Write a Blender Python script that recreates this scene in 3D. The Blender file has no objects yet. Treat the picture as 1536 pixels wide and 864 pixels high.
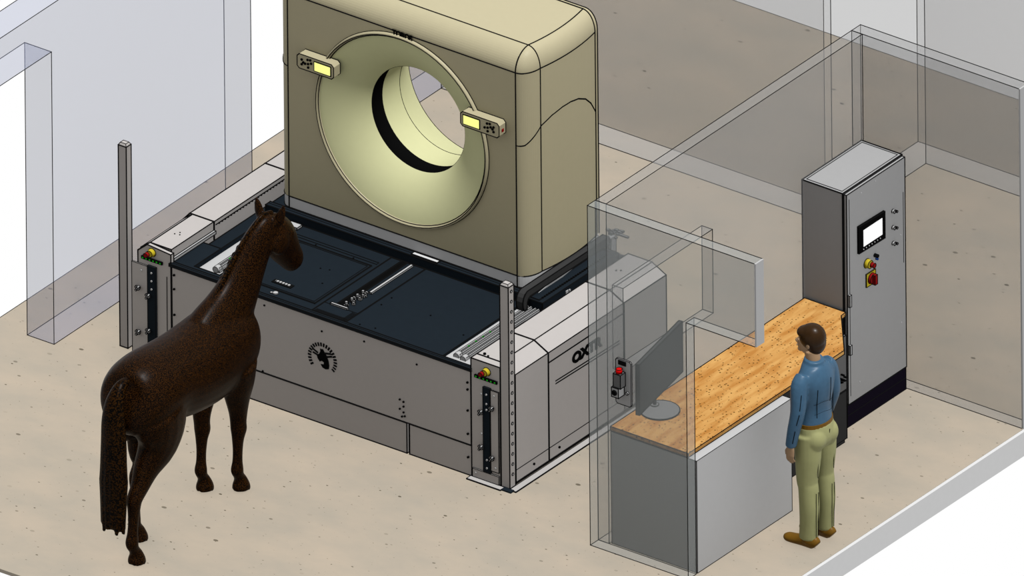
import bpy, bmesh, math, random
from mathutils import Vector, Matrix
PI = math.pi
sc = bpy.context.scene
col = sc.collection
random.seed(4)

# ------------------------------------------------------------------ camera, light, world
SE, TA = .4834, .7448
CE = math.sqrt(1 - SE * SE)
AL = math.atan(TA); CA, SA = math.cos(AL), math.sin(AL)
ROLL = math.radians(.52); S = 200.0
rv = Vector((CA, SA, 0)); uv = Vector((-SA * SE, CA * SE, CE)); dv = Vector((-SA * CE, CA * CE, -SE))
r2 = rv * math.cos(ROLL) - uv * math.sin(ROLL)
u2 = rv * math.sin(ROLL) + uv * math.cos(ROLL)
cx, cy = (768 - 765) / S, (735 - 432) / S
cam_d = bpy.data.cameras.new('camera'); cam = bpy.data.objects.new('camera', cam_d); col.objects.link(cam)
cam_d.type = 'ORTHO'; cam_d.ortho_scale = 1536 / S; cam_d.clip_end = 100; cam_d.clip_start = .1
pos = r2 * cx + u2 * cy - dv * 16
M = Matrix((r2, u2, -dv)).transposed().to_4x4(); M.translation = pos
cam.matrix_world = M
sc.camera = cam
sc.view_settings.view_transform = 'Standard'; sc.view_settings.look = 'None'
sc.view_settings.exposure = 0; sc.view_settings.gamma = 1; sc.view_settings.use_curve_mapping = False
sc.cycles.transparent_max_bounces = 40
sc.cycles.max_bounces = 5
sc.cycles.diffuse_bounces = 3

w = bpy.data.worlds.new('world'); sc.world = w; w.use_nodes = True
w.node_tree.nodes['Background'].inputs[0].default_value = (1, 1, 1, 1)
w.node_tree.nodes['Background'].inputs[1].default_value = 1.0
sd = bpy.data.lights.new('sun', 'SUN'); sun = bpy.data.objects.new('sun', sd); col.objects.link(sun)
sd.energy = 7.3; sd.angle = math.radians(2); sd.use_shadow = False
L = Vector((.78, -.02, 2.26)).normalized()
sun.rotation_euler = L.to_track_quat('Z', 'Y').to_euler(); sun.location = (0, 0, 8)

# ------------------------------------------------------------------ materials
def lin(c):
    return tuple(((v / 255) / 12.92 if v / 255 <= .04045 else ((v / 255 + .055) / 1.055) ** 2.4) for v in c)
MATS = {}
def mat(name, rgb=None, I=3.26, lin_rgb=None, rough=.6, spec=.0, emit=None, noise=0, nscale=20):
    if name in MATS: return MATS[name]
    m = bpy.data.materials.new(name); m.use_nodes = True
    nt = m.node_tree; b = nt.nodes['Principled BSDF']
    c = lin_rgb or (tuple(v / I for v in lin(rgb)) if rgb else (0, 0, 0))
    b.inputs['Base Color'].default_value = (*c, 1)
    b.inputs['Roughness'].default_value = rough
    b.inputs['Specular IOR Level'].default_value = spec
    if emit:
        b.inputs['Base Color'].default_value = (0, 0, 0, 1)
        b.inputs['Emission Color'].default_value = (*lin(emit), 1); b.inputs['Emission Strength'].default_value = 1
    elif noise:
        tc = nt.nodes.new('ShaderNodeTexCoord'); n = nt.nodes.new('ShaderNodeTexNoise'); n.inputs['Scale'].default_value = nscale
        r = nt.nodes.new('ShaderNodeValToRGB')
        r.color_ramp.elements[0].position = .3; r.color_ramp.elements[1].position = .7
        r.color_ramp.elements[0].color = (*[v * (1 - noise) for v in c], 1); r.color_ramp.elements[1].color = (*[v * (1 + noise) for v in c], 1)
        nt.links.new(tc.outputs['Object'], n.inputs['Vector']); nt.links.new(n.outputs['Fac'], r.inputs['Fac'])
        nt.links.new(r.outputs['Color'], b.inputs['Base Color'])
    MATS[name] = m
    return m
LINE = mat('black_edge', lin_rgb=(.003, .003, .003))
CREAM = mat('cream_shell', lin_rgb=(.208, .187, .120), spec=.1, rough=.5, noise=.01)
BORE = mat('cream_bore', lin_rgb=(.292, .292, .165), spec=.03, noise=.01)
GREY = mat('warm_grey_paint', lin_rgb=(.212, .200, .192), noise=.01)
PLINTH = mat('plinth_grey', lin_rgb=(.29, .29, .29), noise=.01)
DARK = mat('blue_black_rubber', lin_rgb=(.0058, .0082, .0108), noise=.03)
TRAY = mat('white_tray', lin_rgb=(.215, .215, .215), noise=.01)
METAL = mat('bare_metal', lin_rgb=(.2, .2, .2))
BLACK = mat('black_plastic', lin_rgb=(.002, .002, .002))
CABG = mat('cabinet_grey', lin_rgb=(.158, .158, .158), noise=.01)
CABD = mat('cabinet_plinth_black', lin_rgb=(.004, .003, .006))
DESK = mat('counter_grey', lin_rgb=(.218, .218, .218), noise=.01)
DESKD = mat('dark_drawer', lin_rgb=(.016, .016, .016), noise=.02)
GUARD = mat('charcoal_plastic', lin_rgb=(.020, .020, .020))
YEL = mat('yellow_plastic', lin_rgb=(.24, .19, .012))
RED = mat('red_plastic', lin_rgb=(.12, .004, .004))
GREEN = mat('green_lamp', emit=(20, 120, 20))
SCREEN_Y = mat('yellow_screen', emit=(255, 255, 150))
SCREEN_W = mat('white_screen', emit=(255, 255, 255))

def wall_mat(name, t, a):
    m = bpy.data.materials.new(name); m.use_nodes = True; nt = m.node_tree; nt.nodes.clear()
    o = nt.nodes.new('ShaderNodeOutputMaterial'); mx = nt.nodes.new('ShaderNodeMixShader')
    tr = nt.nodes.new('ShaderNodeBsdfTransparent'); d = nt.nodes.new('ShaderNodeBsdfDiffuse')
    tc = nt.nodes.new('ShaderNodeTexCoord'); n = nt.nodes.new('ShaderNodeTexNoise'); n.inputs['Scale'].default_value = 3
    r = nt.nodes.new('ShaderNodeValToRGB')
    r.color_ramp.elements[0].color = (*[v * .98 for v in a], 1); r.color_ramp.elements[1].color = (*[v * 1.02 for v in a], 1)
    nt.links.new(tc.outputs['Object'], n.inputs['Vector']); nt.links.new(n.outputs['Fac'], r.inputs['Fac']); nt.links.new(r.outputs['Color'], d.inputs['Color'])
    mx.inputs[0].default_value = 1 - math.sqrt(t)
    nt.links.new(tr.outputs[0], mx.inputs[1]); nt.links.new(d.outputs[0], mx.inputs[2]); nt.links.new(mx.outputs[0], o.inputs[0])
    return m
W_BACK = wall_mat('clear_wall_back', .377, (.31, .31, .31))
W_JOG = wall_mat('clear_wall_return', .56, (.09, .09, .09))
W_LEFT = wall_mat('clear_wall_left', .52, (.158, .174, .245))
W_CRF = wall_mat('clear_partition_front', .52, (.20, .215, .215))
W_CRL = wall_mat('clear_partition_side', .57, (.16, .16, .16))
W_CRB = wall_mat('clear_partition_back', .53, (.17, .17, .17))

# concrete floor
def concrete():
    m = bpy.data.materials.new('concrete'); m.use_nodes = True; nt = m.node_tree; b = nt.nodes['Principled BSDF']
    b.inputs['Roughness'].default_value = .8; b.inputs['Specular IOR Level'].default_value = 0
    tc = nt.nodes.new('ShaderNodeTexCoord')
    mp = nt.nodes.new('ShaderNodeMapping'); mp.inputs['Rotation'].default_value = (0, 0, -AL); mp.inputs['Scale'].default_value = (.6, 1, 1)
    nt.links.new(tc.outputs['Object'], mp.inputs['Vector'])
    n = nt.nodes.new('ShaderNodeTexNoise'); n.inputs['Scale'].default_value = 2.2; n.inputs['Detail'].default_value = 6; n.inputs['Roughness'].default_value = .62
    nt.links.new(mp.outputs[0], n.inputs['Vector'])
    r = nt.nodes.new('ShaderNodeValToRGB'); e = r.color_ramp.elements
    c = [v / 2.66 for v in lin((189, 176, 158))]
    e[0].position = .32; e[0].color = (c[0] * .88, c[1] * .92, c[2] * .95, 1)
    e[1].position = .68; e[1].color = (c[0] * 1.05, c[1] * 1.04, c[2] * 1.03, 1)
    nt.links.new(n.outputs['Fac'], r.inputs['Fac'])
    last = r.outputs['Color']
    for sca, rad, thr, seed in ((5.0, .060, .42, 0), (10.5, .055, .42, 7.3), (17, .055, .55, 3.1)):
        mp2 = nt.nodes.new('ShaderNodeMapping'); mp2.inputs['Rotation'].default_value = (0, 0, -AL)
        mp2.inputs['Scale'].default_value = (.62, 1, 1); mp2.inputs['Location'].default_value = (seed, seed * .7, 0)
        nt.links.new(tc.outputs['Object'], mp2.inputs['Vector'])
        v = nt.nodes.new('ShaderNodeTexVoronoi'); v.voronoi_dimensions = '2D'; v.inputs['Scale'].default_value = sca
        nt.links.new(mp2.outputs[0], v.inputs['Vector'])
        sep = nt.nodes.new('ShaderNodeSeparateColor'); nt.links.new(v.outputs['Color'], sep.inputs[0])
        a = nt.nodes.new('ShaderNodeMath'); a.operation = 'SUBTRACT'; nt.links.new(sep.outputs[0], a.inputs[0]); a.inputs[1].default_value = thr
        mu = nt.nodes.new('ShaderNodeMath'); mu.operation = 'MULTIPLY'; nt.links.new(a.outputs[0], mu.inputs[0]); mu.inputs[1].default_value = rad * 2
        lt = nt.nodes.new('ShaderNodeMath'); lt.operation = 'LESS_THAN'; nt.links.new(v.outputs['Distance'], lt.inputs[0]); nt.links.new(mu.outputs[0], lt.inputs[1])
        f = nt.nodes.new('ShaderNodeMath'); f.operation = 'MULTIPLY'; nt.links.new(lt.outputs[0], f.inputs[0]); nt.links.new(sep.outputs[1], f.inputs[1])
        mx = nt.nodes.new('ShaderNodeMixRGB'); nt.links.new(f.outputs[0], mx.inputs[0]); nt.links.new(last, mx.inputs[1])
        mx.inputs[2].default_value = (.035, .028, .018, 1); last = mx.outputs[0]
    nt.links.new(last, b.inputs['Base Color'])
    return m
CONC = concrete()

def wood():
    m = bpy.data.materials.new('oak_particle_board'); m.use_nodes = True; nt = m.node_tree; b = nt.nodes['Principled BSDF']
    b.inputs['Roughness'].default_value = .6; b.inputs['Specular IOR Level'].default_value = 0
    tc = nt.nodes.new('ShaderNodeTexCoord')
    mp = nt.nodes.new('ShaderNodeMapping'); mp.inputs['Scale'].default_value = (12, 2.0, 12)
    nt.links.new(tc.outputs['Object'], mp.inputs['Vector'])
    n = nt.nodes.new('ShaderNodeTexNoise'); n.inputs['Scale'].default_value = 1.6; n.inputs['Detail'].default_value = 5
    nt.links.new(mp.outputs[0], n.inputs['Vector'])
    r = nt.nodes.new('ShaderNodeValToRGB'); e = r.color_ramp.elements
    e[0].position = .35; e[0].color = (*[v / 3.26 for v in lin((213, 147, 74))], 1)
    e[1].position = .62; e[1].color = (*[v / 3.26 for v in lin((244, 188, 112))], 1)
    nt.links.new(n.outputs['Fac'], r.inputs['Fac'])
    v = nt.nodes.new('ShaderNodeTexVoronoi'); v.inputs['Scale'].default_value = 42; nt.links.new(tc.outputs['Object'], v.inputs['Vector'])
    sep = nt.nodes.new('ShaderNodeSeparateColor'); nt.links.new(v.outputs['Color'], sep.inputs[0])
    mu = nt.nodes.new('ShaderNodeMath'); mu.operation = 'MULTIPLY'; nt.links.new(sep.outputs[0], mu.inputs[0]); mu.inputs[1].default_value = .34
    lt = nt.nodes.new('ShaderNodeMath'); lt.operation = 'LESS_THAN'; nt.links.new(v.outputs['Distance'], lt.inputs[0]); nt.links.new(mu.outputs[0], lt.inputs[1])
    mx = nt.nodes.new('ShaderNodeMixRGB'); nt.links.new(lt.outputs[0], mx.inputs[0]); nt.links.new(r.outputs[0], mx.inputs[1]); mx.inputs[2].default_value = (.055, .026, .006, 1)
    nt.links.new(mx.outputs[0], b.inputs['Base Color'])
    return m
WOOD = wood()

def hide(name, c1, c2, scale=85, thr=.5, spec=.05):
    m = bpy.data.materials.new(name); m.use_nodes = True; nt = m.node_tree; b = nt.nodes['Principled BSDF']
    b.inputs['Roughness'].default_value = .36; b.inputs['Specular IOR Level'].default_value = spec
    tc = nt.nodes.new('ShaderNodeTexCoord'); n = nt.nodes.new('ShaderNodeTexNoise'); n.inputs['Scale'].default_value = scale; n.inputs['Detail'].default_value = 2
    nt.links.new(tc.outputs['Object'], n.inputs['Vector'])
    r = nt.nodes.new('ShaderNodeValToRGB'); e = r.color_ramp.elements
    e[0].position = thr - .05; e[0].color = (*c1, 1); e[1].position = thr + .06; e[1].color = (*c2, 1)
    nt.links.new(n.outputs['Fac'], r.inputs['Fac']); nt.links.new(r.outputs[0], b.inputs['Base Color'])
    return m
COAT = hide('brown_horse_coat', (.0006, .0004, .0003), (.0180, .0064, .0010), 150, .53, .025)
HAIRH = hide('horse_tail_hair', (.0005, .0003, .0002), (.012, .0045, .0005), 80, .52, .02)

# ------------------------------------------------------------------ mesh builder
class B:
    def __init__(s): s.bm = bmesh.new(); s.nl = 0
    def _f(s, vs, mi=0, smooth=False):
        try:
            f = s.bm.faces.new(vs); f.material_index = mi; f.smooth = smooth; return f
        except ValueError: return None
    def box(s, x0, x1, y0, y1, z0, z1, mi=0):
        v = [s.bm.verts.new((x, y, z)) for x in (x0, x1) for y in (y0, y1) for z in (z0, z1)]
        for q in ((0, 1, 3, 2), (4, 6, 7, 5), (0, 4, 5, 1), (2, 3, 7, 6), (0, 2, 6, 4), (1, 5, 7, 3)): s._f([v[i] for i in q], mi)
        return s
    def prism(s, poly, ax, lo, hi, mi=0, smooth=False):
        # poly in the two other axes, in order
        def P(p, t):
            return {'x': (t, p[0], p[1]), 'y': (p[0], t, p[1]), 'z': (p[0], p[1], t)}[ax]
        a = [s.bm.verts.new(P(p, lo)) for p in poly]; b = [s.bm.verts.new(P(p, hi)) for p in poly]
        n = len(poly)
        s._f(a[::-1], mi); s._f(b, mi)
        for i in range(n): s._f([a[i], a[(i + 1) % n], b[(i + 1) % n], b[i]], mi, smooth)
        return s
    def loft(s, rings, mi=0, smooth=True, caps=True, closed=True):
        R = [[s.bm.verts.new(p) for p in r] for r in rings]
        n = len(R[0])
        for i in range(len(R) - 1):
            for j in range(n if closed else n - 1):
                s._f([R[i][j], R[i][(j + 1) % n], R[i + 1][(j + 1) % n], R[i + 1][j]], mi, smooth)
        if caps: s._f(R[0][::-1], mi); s._f(R[-1], mi)
        return s
    def cyl(s, p0, p1, r0, r1=None, n=16, mi=0, smooth=True):
        r1 = r0 if r1 is None else r1
        p0, p1 = Vector(p0), Vector(p1); d = (p1 - p0).normalized()
        a = d.orthogonal().normalized(); b = d.cross(a)
        ring = lambda p, r: [p + (a * math.cos(2 * PI * i / n) + b * math.sin(2 * PI * i / n)) * r for i in range(n)]
        return s.loft([ring(p0, r0), ring(p1, r1)], mi, smooth)
    def line(s, pts, r=.0045, mi=1, closed=False, n=4):
        pts = [Vector(p) for p in pts]
        if closed: pts.append(pts[0])
        for p, q in zip(pts[:-1], pts[1:]):
            d = q - p
            if d.length < 1e-6: continue
            d.normalize(); a = d.orthogonal().normalized(); b = d.cross(a)
            p2, q2 = p - d * r * .5, q + d * r * .5
            ring = lambda c: [c + (a * math.cos(2 * PI * i / n + .785) + b * math.sin(2 * PI * i / n + .785)) * r * 1.2 for i in range(n)]
            s.loft([ring(p2), ring(q2)], mi, False)
        return s
    def outline(s, r=.0045, ang=30, skip=None):
        s.bm.normal_update()
        es = []
        for e in s.bm.edges:
            if any(f.material_index == 1 for f in e.link_faces): continue
            if len(e.link_faces) == 2 and e.calc_face_angle(0) < math.radians(ang): continue
            a, b = e.verts[0].co.copy(), e.verts[1].co.copy()
            if skip and skip(a, b): continue
            es.append((a, b))
        for a, b in es: s.line([a, b], r)
        return s
    def ring(s, c, R, y, r=.0045, n=72, mi=1):
        rr = []
        for k in range(n):
            t = 2 * PI * k / n; o = Vector((math.cos(t), 0, math.sin(t)))
            rr.append([Vector((c[0], y, c[1])) + o * (R + r * math.cos(q * PI / 2)) + Vector((0, r * math.sin(q * PI / 2), 0)) for q in range(4)])
        R_ = [[s.bm.verts.new(p) for p in a] for a in rr]
        for i in range(n):
            for j in range(4): s._f([R_[i][j], R_[i][(j + 1) % 4], R_[(i + 1) % n][(j + 1) % 4], R_[(i + 1) % n][j]], mi)
        return s
    def done(s, name, m, parent=None, fix=True, **kw):
        if fix:
            pass
        me = bpy.data.meshes.new(name)
        s.bm.normal_update(); s.bm.to_mesh(me); s.bm.free()
        for q in (m if isinstance(m, (list, tuple)) else [m, LINE]): me.materials.append(q)
        o = bpy.data.objects.new(name, me); col.objects.link(o)
        if parent:
            o.parent = parent
            t = parent; off = Vector((0, 0, 0))
            while t: off += t.location; t = t.parent
            if off.length > 0:
                me.transform(Matrix.Translation(-off))
        if 'label' in kw: o['label'] = kw['label']
        return o
def recalc(b):
    bmesh.ops.recalc_face_normals(b.bm, faces=b.bm.faces[:]); return b
def thing(name, label, cat, loc=(0, 0, 0), group=None):
    o = bpy.data.objects.new(name, None); o.location = loc; o.empty_display_size = .1; col.objects.link(o)
    o['label'] = label; o['category'] = cat
    if group: o['group'] = group
    return o
def tag(o, label, cat, group=None):
    o['label'] = label; o['category'] = cat
    if group: o['group'] = group
    return o
def struct(b, name, m):
    o = b.done(name, m); o['kind'] = 'structure'; o['label'] = STL.get(name, name.replace('_', ' ')); return o
STL = {}
def text_mesh(txt, size, depth, bold=.0):
    cu = bpy.data.curves.new('t', 'FONT'); cu.body = txt; cu.size = size; cu.extrude = depth; cu.offset = bold
    cu.align_x = 'CENTER'; cu.align_y = 'CENTER'
    ob = bpy.data.objects.new('t', cu); col.objects.link(ob)
    bpy.context.view_layer.update()
    me = bpy.data.meshes.new_from_object(ob.evaluated_get(bpy.context.evaluated_depsgraph_get()))
    bpy.data.objects.remove(ob); return me
def place_text(name, txt, size, Mx, m, parent, bold=0):
    me = text_mesh(txt, size, .003, bold); me.transform(Mx)
    off = Vector((0, 0, 0)); t = parent
    while t: off += t.location; t = t.parent
    me.transform(Matrix.Translation(-off))
    me.materials.clear(); me.materials.append(m)
    o = bpy.data.objects.new(name, me); col.objects.link(o); o.parent = parent; return o
FRONT = Matrix(((1, 0, 0), (0, 0, -1), (0, 1, 0))).to_4x4()      # text lying in the XZ plane, read from -Y
SIDE = Matrix(((0, 0, 1), (1, 0, 0), (0, 1, 0))).to_4x4()        # text in the YZ plane, read from +X

# ------------------------------------------------------------------ the setting
struct(B().box(-4.70, 2.57, -3.21, 7.09, -.03, 0).line([(-4.70, -3.2, 0), (-4.70, 7.09, 0), (2.57, 7.09, 0)], .003), 'floor', [CONC, LINE])
struct(B().box(2.572, 2.60, -3.21, 7.09, -.206, 0), 'trim_1', mat('slab_edge_grey', (190, 190, 190), 1.75, noise=.01))
EW = .0033
def wall(name, m, boxes, skip=None):
    b = B()
    for q in boxes: b.box(*q)
    b.outline(EW, skip=skip)
    return struct(b, name, [m, LINE])
HT = 2.912
Z0 = .002
# left wall with a door opening (prism in YZ)
b = B().prism([(-.176, Z0), (2.33, Z0), (2.33, HT), (-1.9, HT), (-1.9, 2.508), (-.176, 2.508)], 'x', -4.37, -4.12)
recalc(b).outline(EW); struct(b, 'wall_left', [W_LEFT, LINE])
b = B().box(-4.37, -4.12, 3.7, 4.958, Z0, HT).outline(EW); struct(b, 'wall_left_far', [W_LEFT, LINE])
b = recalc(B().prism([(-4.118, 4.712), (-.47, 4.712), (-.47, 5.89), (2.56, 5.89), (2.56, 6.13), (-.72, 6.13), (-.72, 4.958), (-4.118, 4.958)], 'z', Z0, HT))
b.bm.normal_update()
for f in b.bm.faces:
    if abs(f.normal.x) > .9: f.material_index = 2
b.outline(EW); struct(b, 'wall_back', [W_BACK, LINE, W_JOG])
# control room partitions
b = B().prism([(-.24, Z0), (3.0, Z0), (3.0, HT), (-.24, HT)], 'x', 1.0, 1.1)
b = B()
def frame_wall(b, x0, x1, yo, zo, yi, zi):
    # a slab in YZ with one rectangular window through it
    O = [(yo[0], zo[0]), (yo[1], zo[0]), (yo[1], zo[1]), (yo[0], zo[1])]
    I = [(yi[0], zi[0]), (yi[1], zi[0]), (yi[1], zi[1]), (yi[0], zi[1])]
    V = {}
    for x in (x0, x1):
        for t, P in (('o', O), ('i', I)): V[x, t] = [b.bm.verts.new((x, *p)) for p in P]
    for k in range(4):
        j = (k + 1) % 4
        b._f([V[x1, 'o'][k], V[x1, 'o'][j], V[x1, 'i'][j], V[x1, 'i'][k]])
        b._f([V[x0, 'o'][j], V[x0, 'o'][k], V[x0, 'i'][k], V[x0, 'i'][j]])
        b._f([V[x0, 'o'][k], V[x0, 'o'][j], V[x1, 'o'][j], V[x1, 'o'][k]])
        b._f([V[x0, 'i'][j], V[x0, 'i'][k], V[x1, 'i'][k], V[x1, 'i'][j]])
frame_wall(b, 1.0, 1.1, (-.238, 2.998), (Z0, HT), (-.035, 1.095), (1.378, 2.095))
recalc(b).outline(EW)
b.bm.normal_update()
bmesh.ops.delete(b.bm, geom=[f for f in b.bm.faces if f.material_index == 0 and abs(f.normal.y) > .9 and (f.calc_center_median().y < -.2 or f.calc_center_median().y > 2.9)], context='FACES_ONLY')
struct(b, 'wall_control_room_side', [W_CRL, LINE])
b = B().prism([(1.0, Z0), (1.913, Z0), (1.913, 2.2), (2.555, 2.2), (2.555, HT), (1.0, HT)], 'y', -.34, -.24)
recalc(b).outline(EW, skip=lambda p, q: p.x > 2.5 and q.x > 2.5); struct(b, 'wall_control_room_front', [W_CRF, LINE])
wall('wall_control_room_back', W_CRB, [(1.0, 2.555, 3.0, 3.11, Z0, HT)], skip=lambda p, q: p.x > 2.5 and q.x > 2.5)
CAPM = mat('cut_wall_end', (143, 143, 143), 1.4)
struct(B().box(2.556, 2.570, -.34, -.24, 2.2, HT), 'trim_2', CAPM)
struct(B().box(2.556, 2.570, 3.0, 3.11, 0.002, HT), 'trim_3', CAPM)

# ------------------------------------------------------------------ scanner platform
R_ = .0052
pf = thing('scanner_platform', 'low grey and blue-black walk-on scanner platform in front of the cream gantry', 'platform', (-1.76, 1.0, 0))
recalc(B().box(-3.145, -.358, .0, .03, .268, .905)).outline(R_).done('front_panel', GREY, pf)
B().box(-3.145, -.962, .004, .03, .004, .262).outline(R_).done('kick_panel', GREY, pf)
B().box(-.938, -.358, .004, .03, .004, .262).outline(R_).done('kick_panel', GREY, pf)
B().box(-3.14, -.36, .032, 2.1, .0, .798).done('chassis', GUARD, pf)
# deck: split round the two white trays
b = B()
b.box(-3.17, -2.995, .034, .42, .80, .915).box(-3.17, -2.995, .42, 2.1, .80, .862).box(-2.999, -2.991, .42, 2.1, .80, .915)
b.box(-2.995, -2.76, .034, .085, .862, .915).box(-2.995, -2.76, 1.06, 2.1, .862, .915)
b.box(-2.76, -.655, .034, 2.1, .862, .915)
b.box(-.655, -.36, .034, .05, .862, .915)
b.box(-.655, -.41, 1.5, 2.1, .862, .915)
b.line([(-2.995, .085, .916), (-2.76, .085, .916), (-2.76, 1.06, .916), (-2.995, 1.06, .916)], R_, closed=True)
b.line([(-.655, 1.4, .916), (-.655, .05, .916), (-.36, .05, .916)], R_)
b.line([(-3.17, .42, .916), (-2.995, .42, .916), (-2.995, 2.1, .916)], R_).line([(-3.168, .42, .863), (-3.168, 2.1, .863)], R_)
b.done('deck', DARK, pf)
B().box(-3.16, -.35, -.012, .032, .908, .928).outline(R_).line([(-3.16, .01, .93), (-.35, .01, .93)], .003).done('deck_nosing', DARK, pf)
B().box(-2.99, -2.765, .09, 1.055, .865, .880).done('tray', TRAY, pf, label='white tray')
B().box(-.65, -.36, .055, 1.95, .865, .900).done('tray', TRAY, pf, label='white tray')
def guide_rail(x, y0, y1, name='guide_rail', leds=()):
    b = B()
    b.box(x - .022, x - .008, y0, y1, .88, .925).box(x + .008, x + .022, y0, y1, .88, .925)
    b.outline(.003)
    o = b.done(name, METAL, pf)
    b = B(); b.box(x - .006, x + .006, y0 + .01, y1, .885, .915); b.done('drive_screw', BLACK, pf)
    b = B(); b.cyl((x, y0 - .02, .91), (x, y0 + .03, .91), .026, n=12); b.cyl((x + .05, y0 + .03, .90), (x + .05, y0 + .03, .915), .012, n=8); b.outline(.002, 40)
    b.done('rail_end_block', METAL, pf)
    for y in leds:
        B().box(x - .006, x + .006, y - .006, y + .006, .926, .932).done('green_lamp', GREEN, pf, label='small green lamp')
guide_rail(-.575, .13, 1.45, leds=(.27, .36, .45, .54, .72))
guide_rail(-.505, .12, 1.45)
guide_rail(-2.84, .16, .62, leds=(.32,))
guide_rail(-2.93, .66, 1.0)
B().box(-.47, -.40, .66, .84, .900, .915).outline(R_).box(-.455, -.445, .68, .82, .915, .925, 1).box(-.43, -.42, .68, .82, .915, .925, 1).done('rail_foot', METAL, pf)
# left hatch
RD = .0065
def rect_line(b, x0, x1, y0, y1, z, r): b.line([(x0, y0, z), (x1, y0, z), (x1, y1, z), (x0, y1, z)], r, closed=True)
b = B().box(-2.70, -1.915, .14, .855, .915, .921)
rect_line(b, -2.70, -1.915, .14, .855, .921, RD); rect_line(b, -2.68, -1.935, .16, .835, .922, .0035)
b.done('hatch', DARK, pf)
b = B(); b.box(-2.375, -2.195, .215, .265, .921, .928, 1); b.box(-2.35, -2.22, .23, .25, .928, .934)
for k in range(5): b.box(-2.345 + k * .026, -2.340 + k * .026, .226, .254, .930, .937, 1)
b.done('hatch_handle', METAL, pf, label='bare metal recessed handle')
b = B(); b.cyl((-2.25, .10, .915), (-2.25, .10, .925), .022, n=10).cyl((-2.28, .09, .915), (-2.28, .09, .922), .012, n=8).outline(.002, 40); b.done('screw', METAL, pf)
b = B().line([(-2.74, .93, .918), (-1.9, .93, .918), (-1.9, .90, .918), (-2.7, .90, .918)], .0035); b.bm.faces.ensure_lookup_table(); b.done('seam', [LINE, LINE], pf)
# centre channel
b = B().box(-1.87, -1.555, .035, 1.05, .915, .919)
rect_line(b, -1.87, -1.555, .035, 1.05, .920, RD)
b.line([(-1.775, .23, .921), (-1.775, 1.05, .921)], RD).line([(-1.72, .23, .921), (-1.72, 1.05, .921)], RD).line([(-1.555, .20, .921), (-1.87, .20, .921)], .003)
for k in range(24): b.line([(-1.855 + k * .012, .045, .921), (-1.848 + k * .012, .085, .921)], .0035)
for k in range(10): b.line([(-1.60, .06 + k * .014, .921), (-1.56, .055 + k * .014, .921)], .0035)
b.done('channel_cover', DARK, pf)
B().box(-1.773, -1.722, .24, 1.05, .919, .921).done('channel_slot', BLACK, pf)
B().box(-1.675, -1.652, .50, 1.03, .919, .934).outline(.0035).done('scale_bar', TRAY, pf, label='white bar')
B().box(-1.81, -1.655, .195, .215, .919, .934).outline(.0035).done('stop_bar', METAL, pf, label='grey bar')
b = B()
for k in range(16):
    x, y = -1.72 + random.random() * .06, .24 + k * .017
    b.box(x - .012, x + .012, y - .007, y + .007, .919, .930 + random.random() * .015)
for k in range(4): b.cyl((-1.70, .25 + k * .07, .92), (-1.70, .25 + k * .07, .955), .012, n=8)
b.outline(.0028, 40); b.done('carriage', METAL, pf, label='bare metal carriage')
# small bolts on deck and front
def bolts(pts, ax, name, parent, r=.008, h=.006, m=BLACK):
    b = B()
    for p in pts:
        p = Vector(p); d = {'-y': Vector((0, -h, 0)), 'z': Vector((0, 0, h)), 'x': Vector((h, 0, 0))}[ax]
        b.cyl(p, p + d, r, n=8)
    return b.done(name, m, parent)
for p in ((-2.30, .0, .28), (-2.28, 0, .85), (-1.35, 0, .84), (-.86, 0, .80), (-1.745, 0, .80)):
    bolts([p], '-y', 'bolt', pf)
for p in ((-1.02, 0, .45), (-.985, 0, .44), (-.985, 0, .40), (-1.02, 0, .37), (-.985, 0, .35), (-1.0, 0, .31), (-.975, 0, .32)):
    bolts([p], '-y', 'bolt', pf, .008, .01)
for z in (.80, .74, .56, .36, .16): bolts([(-.385, 0, z)], '-y', 'bolt', pf, .009, .012)
for z in (.84, .72, .50): bolts([(-3.12, 0, z)], '-y', 'bolt', pf, .009, .012)
for p in ((-1.45, .08, .915), (-1.32, .10, .915), (-1.1, .5, .915), (-.72, .40, .915), (-2.2, .60, .92), (-2.13, .62, .92), (-2.05, .42, .92), (-1.5, .55, .915), (-1.5, .42, .915), (-2.45, .88, .915), (-2.1, .88, .915)):
    bolts([p], 'z', 'bolt', pf, .007, .005)
# support beam under the gantry front
B().box(-3.05, -.64, 1.058, 1.118, .918, .990).outline(R_).line([(-3.05, 1.09, .992), (-.64, 1.09, .992)], .003).done('support_beam', DARK, pf)
B().box(-1.70, -1.46, 1.070, 1.108, .992, .997).outline(.0045).done('beam_plate', PLINTH, pf)
B().box(-2.80, -2.70, .98, 1.045, .916, .935).outline(.004).done('rail_end_block', TRAY, pf)
B().box(-2.80, -2.55, 1.16, 1.98, .917, .990).done('gantry_rail', DARK, pf)
B().box(-1.05, -.80, 1.16, 1.98, .917, .990).done('gantry_rail', DARK, pf)
# dark rail box beside right housing
b = B().box(-.615, -.455, 1.04, 2.0, .902, .985).outline(R_)
rect_line(b, -.595, -.50, 1.06, 1.98, .987, .004); rect_line(b, -.585, -.51, 1.07, 1.97, .987, .003)
for k in range(30): b.box(-.508, -.495, 1.1 + k * .028, 1.112 + k * .028, .986, .996, 1)
b.done('rail_box', DARK, pf)
b = B().box(-.455, -.449, 1.33, 1.36, .93, .96).box(-.455, -.447, 1.37, 1.385, .93, .955); b.done('connector', TRAY, pf, label='white connector')
B().prism([(1.15, .990), (1.45, .990), (1.78, 1.028), (1.3, 1.008)], 'x', -.575, -.57).done('inner_strip', METAL, pf)
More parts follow.
